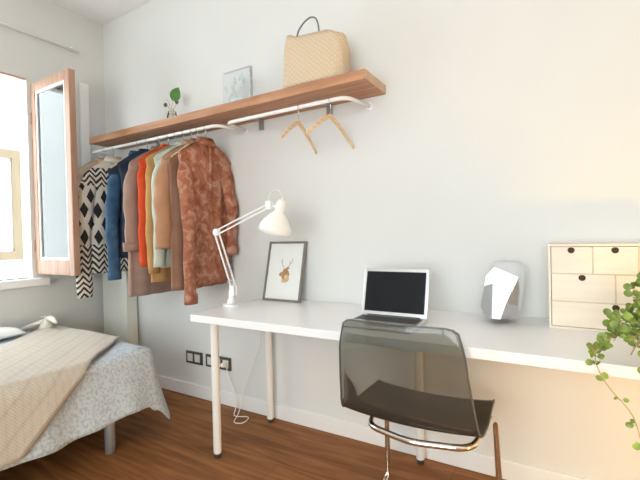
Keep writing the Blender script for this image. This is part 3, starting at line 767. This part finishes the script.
def round_leaf(bm, p, d, nr, r):
    d = d.normalized(); nr = (nr - d * nr.dot(d)).normalized(); s = d.cross(nr)
    rings = []
    cen = bm.verts.new(p + d * r - nr * .1 * r)
    for q in (.55, 1.0):
        rings.append([bm.verts.new(p + d * (r + r * q * math.cos(2 * PI * k / 10)) + s * (r * .92 * q * math.sin(2 * PI * k / 10)) + nr * (.12 * r * q * q)) for k in range(10)])
    for k in range(10):
        bm.faces.new((cen, rings[0][k], rings[0][(k + 1) % 10])); bm.faces.new((rings[0][k], rings[1][k], rings[1][(k + 1) % 10], rings[0][(k + 1) % 10]))
for vi, v in enumerate(vines):
    pts = rounded(v, .04, 3); tube(sb, pts, .0017, 5)
    step = 2
    main = vi == 0
    for i in range(4, len(pts) - 1):
        p = Vector(pts[i]); nn = 2 if (main and p.z < 0.02) else (9 if not main else 5)
        if main and p.z < 0.0 and i % 4: continue
        for q in range(nn):
            a = random.uniform(0, 2 * PI)
            d = Vector((math.cos(a), math.sin(a) * .8 - .3, random.uniform(-.3, .8)))
            nr = Vector((random.uniform(-.4, .4), -1 + random.uniform(-.2, .4), random.uniform(.1, 1.1)))
            r = random.uniform(.0065, .0125) * (.85 if main and p.z < .03 else 1)
            st_ = p + d.normalized() * random.uniform(.004, .040 if not main else (.016 if p.z > .02 else .008))
            if st_.z < .004 and st_.y > -.135: continue
            tube(sb, [p, st_], .0009, 4); round_leaf(lb, st_, d, nr, r)
for v in lb.verts:
    if v.co.y > -.128 and v.co.z < .004: v.co.z = .004
obj('stems', sb, 'stem', pt, smooth=True)
obj('foliage', lb, 'leaf', pt, smooth=True)

# ------------------------------------------------------------------ chair (smoked clear shell on a chrome tube frame)
ch = thing('desk_chair', 'smoked transparent plastic chair with chrome tube legs at the desk', 'chair', (-.479, 1.50, 0))
CO = Vector((-.485, 1.50, 0))
def shell_pt(s, t):
    """s 0..1 from the seat front lip to the top of the back, t -1..1 across"""
    key = [(0, .225, .418, .240), (.06, .215, .428, .242), (.30, .09, .426, .248), (.44, -.02, .420, .253), (.54, -.10, .426, .252), (.61, -.150, .445, .250), (.68, -.172, .49, .246), (.78, -.183, .58, .238), (.90, -.185, .70, .229), (1.0, -.178, .805, .220)]
    for a, b in zip(key, key[1:]):
        if s <= b[0] + 1e-9:
            u = (s - a[0]) / (b[0] - a[0]); u2 = u
            y, z, w = [a[k] + (b[k] - a[k]) * u2 for k in (1, 2, 3)]; break
    e = t * t
    back = max(0, min(1, (s - .5) / .2))
    x = t * w - .020 * max(0, (s - .55) / .45)
    z2 = z + e * .022 * (1 - back) * (1 if s > .05 else .6)
    y2 = y + e * back * .028 * (1 - max(0, s - .75) * 1.2) 
    if s > .88:   # rounded top corners
        k = (s - .88) / .12; x *= 1 - .05 * k * k * abs(t) ** 6
        z2 -= .018 * abs(t) ** 10 * k
    if s > .98: z2 -= .004 * (1 - e)
    return Vector((x, y2, z2))
b = bm_new(); nsx, ntx = 60, 24
P = []
for i in range(nsx + 1): P.append([shell_pt(i / nsx, -1 + 2 * j / ntx) for j in range(ntx + 1)])
for _ in range(3):
    Q = [row[:] for row in P]
    for i in range(1, nsx):
        for j in range(ntx + 1): Q[i][j] = (P[i - 1][j] + P[i][j] * 2 + P[i + 1][j]) / 4
    P = Q
grid(b, P)
so = obj('shell', b, 'smoke', ch, smooth=True, label='smoked transparent seat and back shell')
solid(so, .005); bv = so.modifiers.new('bev', 'BEVEL'); bv.width = .0012; bv.segments = 2; bv.limit_method = 'ANGLE'
rimpts = [shell_pt(i / 40, -1) for i in range(41)] + [shell_pt(1, -1 + 2 * j / 20) for j in range(1, 20)] + [shell_pt(1 - i / 40, 1) for i in range(41)] + [shell_pt(0, 1 - 2 * j / 20) for j in range(1, 20)]
M['rim'] = plain('smoked_rim', (.10, .11, .11), .15, var=.05)
obj('shell_rim', T(rimpts, .0036, 6, closed=True), 'rim', ch, smooth=True, label='dark polished edge of the shell')
fr = [(-.200, .185, .405), (-.208, .205, .012), (-.220, -.20, .012), (.235, -.20, .012), (.262, .205, .012), (.250, .175, .405), (.215, -.12, .400), (.02, -.165, .398), (-.155, -.12, .400)]
obj('leg_frame', T(rounded(fr, .055, 6, closed=True), .0115, 12, closed=True), 'chrome', ch, smooth=True, label='bent chrome tube frame')
for (x, y) in ((-.17, .11), (.20, .09)):
    obj('mounting_pad', L([(.009, .404), (.010, .408), (.008, .419)], seg=14, origin=(x, y, 0)), 'rim', ch, smooth=True)
obj('cross_bar', T([(-.188, .11, .404), (.233, .09, .404)], .008, 10), 'chrome', ch, smooth=True)

# ------------------------------------------------------------------ bed
BX0, BX1, BY0, BY1, BT = -3.16, -2.0, -.60, 1.49, .492
bd = thing('bed', 'low bed with grey metal legs under the window', 'bed', ((BX0 + BX1) / 2, (BY0 + BY1) / 2, 0))
BO = bd.location
def BB(x0, x1, y0, y1, z0, z1): return B(x0 - BO.x, x1 - BO.x, y0 - BO.y, y1 - BO.y, z0, z1)
obj('base_frame', BB(BX0 + .03, BX1 - .03, BY0 + .03, BY1 - .03, .25, .31), 'bedleg', bd)
obj('mattress', BB(BX0 + .012, BX1 - .012, BY0 + .012, BY1 - .012, .31, BT - .008), 'sheet', bd, bevel=.03)
for (x, y) in ((-2.055, 1.235), (-3.08, 1.235), (-2.055, -.4), (-3.08, -.4)):
    obj('leg', L([(.026, 0), (.026, .25)], seg=20, origin=(x - BO.x, y - BO.y, 0)), 'bedleg', bd, smooth=True)
def hem_z(side, q):
    if side == 'r':   # q = y along the window-free long side
        pts = [(-.6, .21), (.71, .205), (.93, .185), (1.13, .195), (1.26, .215), (1.38, .205), (1.46, .165)]
    else: pts = [(-4, .2), (-2.3, .20), (-2.05, .16)]
    for a, b in zip(pts, pts[1:]):
        if q <= b[0]: return a[1] + (b[1] - a[1]) * max(0, (q - a[0])) / (b[0] - a[0])
    return pts[-1][1]
def perimeter():
    """samples (P, N, side, corner_amount) clockwise from the camera end of the right side"""
    out = []; rc = .07
    n = 70
    for i in range(n): 
        y = BY0 + rc + (BY1 - BY0 - 2 * rc) * i / n; out.append((Vector((BX1, y, 0)), Vector((1, 0, 0)), 'r', y, 0))
    for i in range(15):
        a = PI / 2 * i / 14; out.append((Vector((BX1 - rc + rc * math.cos(a), BY1 - rc + rc * math.sin(a), 0)), Vector((math.cos(a), math.sin(a), 0)), 'c', i / 14, math.sin(2 * a) ** 1.6))
    n = 36
    for i in range(1, n + 1):
        x = BX1 - rc - (BX1 - BX0 - 2 * rc) * i / n; out.append((Vector((x, BY1, 0)), Vector((0, 1, 0)), 'f', x, 0))
    out.append((Vector((BX0, BY1 - .02, 0)), Vector((-.3, .7, 0)), 'w', 0, 0))
    for i in range(1, 20): out.append((Vector((BX0, BY1 - (BY1 - BY0) * i / 20, 0)), Vector((-1, 0, 0)), 'w', 0, 0))
    out.append((Vector((BX0, BY0, 0)), Vector((-.7, -.7, 0)), 'w', 0, 0))
    for i in range(1, 12): out.append((Vector((BX0 + (BX1 - BX0) * i / 12, BY0, 0)), Vector((0, -1, 0)), 'h', 0, 0))
    out.append((Vector((BX1, BY0, 0)), Vector((.7, -.7, 0)), 'h', 0, 0))
    return out
prof = [(-.35, .0), (-.12, .0), (-.05, -.001), (-.02, -.005), (-.004, -.016), (.006, -.04)]
b = bm_new(); rings = []
per = perimeter()
for idx, (p, nv_, side, q, cor) in enumerate(per):
    col = []
    for (o_, dz) in prof: col.append(p + nv_ * o_ + Vector((0, 0, BT + .006 + dz + .004 * noise.noise(Vector((p.x * 4, p.y * 4, o_ * 8))))))
    if side == 'r': hz = hem_z('r', q); fl = .055
    elif side == 'c': hz = .17 - .095 * cor ** 1.6; fl = .055 + .03 * cor
    elif side == 'f': hz = .19; fl = .06
    else: hz = .36; fl = .012
    top_ = col[-1]
    near = 0
    if side == 'r': near = max(0, (q - 1.1) / .32) ** 2
    if side == 'c' and q <= .5: near = 1
    for k in range(1, 15):
        t = k / 14; z = top_.z + (hz - top_.z) * t
        arc = idx * .03
        ripple = (.012 * math.sin(arc * 14) + .007 * math.sin(arc * 29 + 1)) * t if side in 'rf' else 0
        off = fl * (t ** 1.3)
        if side == 'r': off += .015 * near * t
        col.append(Vector((top_.x + nv_.x * (off + ripple), top_.y + nv_.y * (off + ripple), z)))
    rings.append([b.verts.new(c_) for c_ in col])
n = len(rings)
for i in range(n):
    a_, b_ = rings[i], rings[(i + 1) % n]
    for k in range(len(a_) - 1): b.faces.new((a_[k], b_[k], b_[k + 1], a_[k + 1]))
b.faces.new([r[0] for r in rings])
bs = obj('bedspread', b, 'spread', None, smooth=True); solid(bs, .004, 1)
tag(bs, 'pale blue-grey mottled bedspread hanging over the bed to its legs', 'bedspread')

def cloth_pt(w, y, lift=.016):
    """unrolled point over the right side of the bed: w<0 on the top, w>0 down the side"""
    if w <= -.03:
        z = BT + .006 + lift; x = BX1 + w
    elif w < .03:
        a = (w + .03) / .06 * PI / 2; x = BX1 - .03 + .04 * math.sin(a); z = BT + .006 + lift - .04 * (1 - math.cos(a))
    else:
        d_ = w - .0; x = BX1 + .012 + lift + .055 * (max(0, d_ - .03) / .29) ** 1.3 + .002; z = BT + .006 - d_ + .012
        x += .013 * math.sin(y * 22) * d_
    yy = y
    if y > BY1 + .0:
        dd = y - BY1; yy = BY1 + lift + .01 + min(dd, .02); z = z - dd
    return Vector((x, yy, z))
def throw_pt(a, c, lift=.016, wr=1):
    # a along the runner, c across it (0 = edge near the wall, 1 = other edge)
    w0, y0 = -.375, 1.525      # start on the far side
    dr = Vector((.666, -.746, 0)); ac = Vector((-.746, -.666, 0))
    q = Vector((w0, y0, 0)) + dr * a + ac * c
    p = cloth_pt(q.x, q.y, lift)
    if wr and q.x < 0: p.z += .006 * noise.noise(Vector((q.x * 7, q.y * 7, 3))) + .003
    return p
b = bm_new(); P = []
AW = .62
for i in range(111):
    a = -.50 + 2.30 * i / 110; row = []
    for j in range(31): row.append(throw_pt(a, AW * j / 30))
    P.append(row)
V = grid(b, P)
uvl = b.loops.layers.uv.new('weave'); loc_ = {}
for i, row in enumerate(V):
    for j, v in enumerate(row): loc_[v] = (2.30 * i / 110, AW * j / 30)
for f in b.faces:
    for lp0 in f.loops: lp0[uvl].uv = loc_[lp0.vert]
# trim what would fall through the floor side of the hem
bmesh.ops.bisect_plane(b, geom=b.verts[:] + b.edges[:] + b.faces[:], plane_co=(0, 0, .222), plane_no=(0, 0, -1), clear_outer=True)
bmesh.ops.bisect_plane(b, geom=b.verts[:] + b.edges[:] + b.faces[:], plane_co=(0, BY1 - .004, 0), plane_no=(0, 1, 0), clear_outer=True)
bmesh.ops.bisect_plane(b, geom=b.verts[:] + b.edges[:] + b.faces[:], plane_co=(BX0 + .01, 0, 0), plane_no=(-1, 0, 0), clear_outer=True)
dead = [v for v in b.verts if v.co.z < .195 or v.co.x < BX0 + .01 or v.co.y < BY0 or (v.co.y > BY1 and v.co.z < .47)]
bmesh.ops.delete(b, geom=dead, context='VERTS')
tw = obj('throw_blanket', b, 'throw', None, smooth=True); solid(tw, .005, 1)
tag(tw, 'beige woven throw laid diagonally across the bedspread', 'blanket')
pts = [throw_pt(-.0 + 1.16 * i / 60, .0, .016, 1) for i in range(61)]
pts = [p for p in pts if p.z > .226 and p.y < BY1 - .01]
obj('dark_border', T(pts, .0062, 6), 'throwedge', tw, smooth=True, label='dark bound edge of the throw')
# gathered fringe at the far corner of the throw
b = bm_new(); random.seed(5)
for k in range(16):
    a = random.uniform(-.9, .9); l = random.uniform(.03, .07)
    tube(b, [(0, 0, 0), (l * .5 * math.sin(a), random.uniform(-.02, .02), .018), (l * math.sin(a), random.uniform(-.03, .03), random.uniform(-.004, .03))], [.006, .005, .003], 6)
tube(b, [(0, 0, 0), (.05, -.01, .012), (.11, -.02, .012), (.17, -.03, .0)], [.014, .020, .018, .010], 8)
tube(b, [(0, 0, -.004), (-.01, .0, -.03), (-.01, -.01, -.066)], [.02, .034, .05], 10); tube(b, [(0, 0, 0), (-.06, -.05, -.03), (-.09, -.14, -.055)], [.014, .016, .012], 8)
obj('knotted_fringe', b, 'fringe', tw, loc=(-3.06, 1.42, BT + .085), smooth=True, label='gathered cream fringe')

# white pillow / sheet by the window
pw = bm_new(); nI = 22
P1, P2 = [], []
for i in range(nI + 1):
    r1, r2 = [], []
    for j in range(nI + 1):
        u, v = -1 + 2 * i / nI, -1 + 2 * j / nI
        pr = (max(0, 1 - abs(u) ** 2.6) * max(0, 1 - abs(v) ** 2.6)) ** .5
        x, y = u * .10 * (1 - .05 * v * v), v * .42 * (1 - .05 * u * u)
        n_ = .004 * noise.noise(Vector((u * 3, v * 3, 0)))
        r1.append((x, y, .03 + .06 * pr + n_)); r2.append((x, y, .03 - .028 * pr))
    P1.append(r1); P2.append(r2)
grid(pw, P1); grid(pw, P2); bmesh.ops.remove_doubles(pw, verts=pw.verts[:], dist=.0005)
o = obj('folded_sheet', pw, 'sheet', None, loc=(-3.05, .84, BT + .012), smooth=True)
tag(o, 'plain white bed linen at the window side of the bed', 'bed linen')

# ------------------------------------------------------------------ light
w = bpy.data.worlds.new('sky'); sc.world = w; w.use_nodes = True
w.node_tree.nodes['Background'].inputs[0].default_value = (.868, .955, .965, 1); w.node_tree.nodes['Background'].inputs[1].default_value = 8.6
def area(name, loc, rot, sx, sy, power, color):
    l = bpy.data.lights.new(name, 'AREA'); l.shape = 'RECTANGLE'; l.size = sx; l.size_y = sy; l.energy = power; l.color = color
    o = bpy.data.objects.new(name, l); COL.objects.link(o); o.location = loc; o.rotation_euler = rot; return o
# daylight enters by the courtyard window and the added rear opening: light portals help sample it
for nm, loc, rot, sx, sy in (('rear_portal', (-.15, RY - .05, 1.32), (math.radians(90), 0, 0), 2.7, 1.95), ('courtyard_portal', (LEFT_X - .1, (WY0 + WY1) / 2, (WZ0 + WZ1) / 2), (0, math.radians(-90), 0), 1.4, 1.25)):
    area(nm, loc, rot, sx, sy, 1, (1, 1, 1)).data.cycles.is_portal = True
# unseen warm fill lamp, added low on the right to light the under-desk wall
fl = thing('fill_lamp', 'small unseen warm fill lamp added on the floor right of the desk', 'lamp', (.98, 1.05, 0))
obj('lamp_base', L([(.10, 0), (.10, .015), (.02, .025)], seg=28), 'white', fl)
obj('pole', L([(.011, .02), (.011, .22)], seg=12), 'white', fl, smooth=True)
lp_ = bpy.data.lights.new('fill_lamp_bulb', 'POINT'); lp_.energy = 38; lp_.color = (1.0, .57, .05); lp_.shadow_soft_size = .09
lo = bpy.data.objects.new('fill_lamp_bulb', lp_); COL.objects.link(lo); lo.location = (.98, 1.05, .34)

# ------------------------------------------------------------------ camera
cam = bpy.data.cameras.new('camera'); co = bpy.data.objects.new('camera', cam); COL.objects.link(co)
R_ = CR.normalized(); F_ = CF.normalized(); U_ = R_.cross(F_).normalized()
co.matrix_world = Matrix(((R_.x, U_.x, -F_.x, 0), (R_.y, U_.y, -F_.y, 0), (R_.z, U_.z, -F_.z, 1.119), (0, 0, 0, 1)))
cam.sensor_width = 36; cam.lens = 403.6 * 36 / 640; cam.clip_start = .02; cam.clip_end = 60
sc.camera = co
vs_ = sc.view_settings; vs_.view_transform = 'Standard'; vs_.look = 'None'; vs_.gamma = 1; vs_.use_curve_mapping = False; vs_.exposure = -0.08
sc.cycles.max_bounces = 14; sc.cycles.diffuse_bounces = 6; sc.cycles.transparent_max_bounces = 20; sc.cycles.glossy_bounces = 5
sc.cycles.sample_clamp_indirect = 6; sc.cycles.caustics_reflective = False
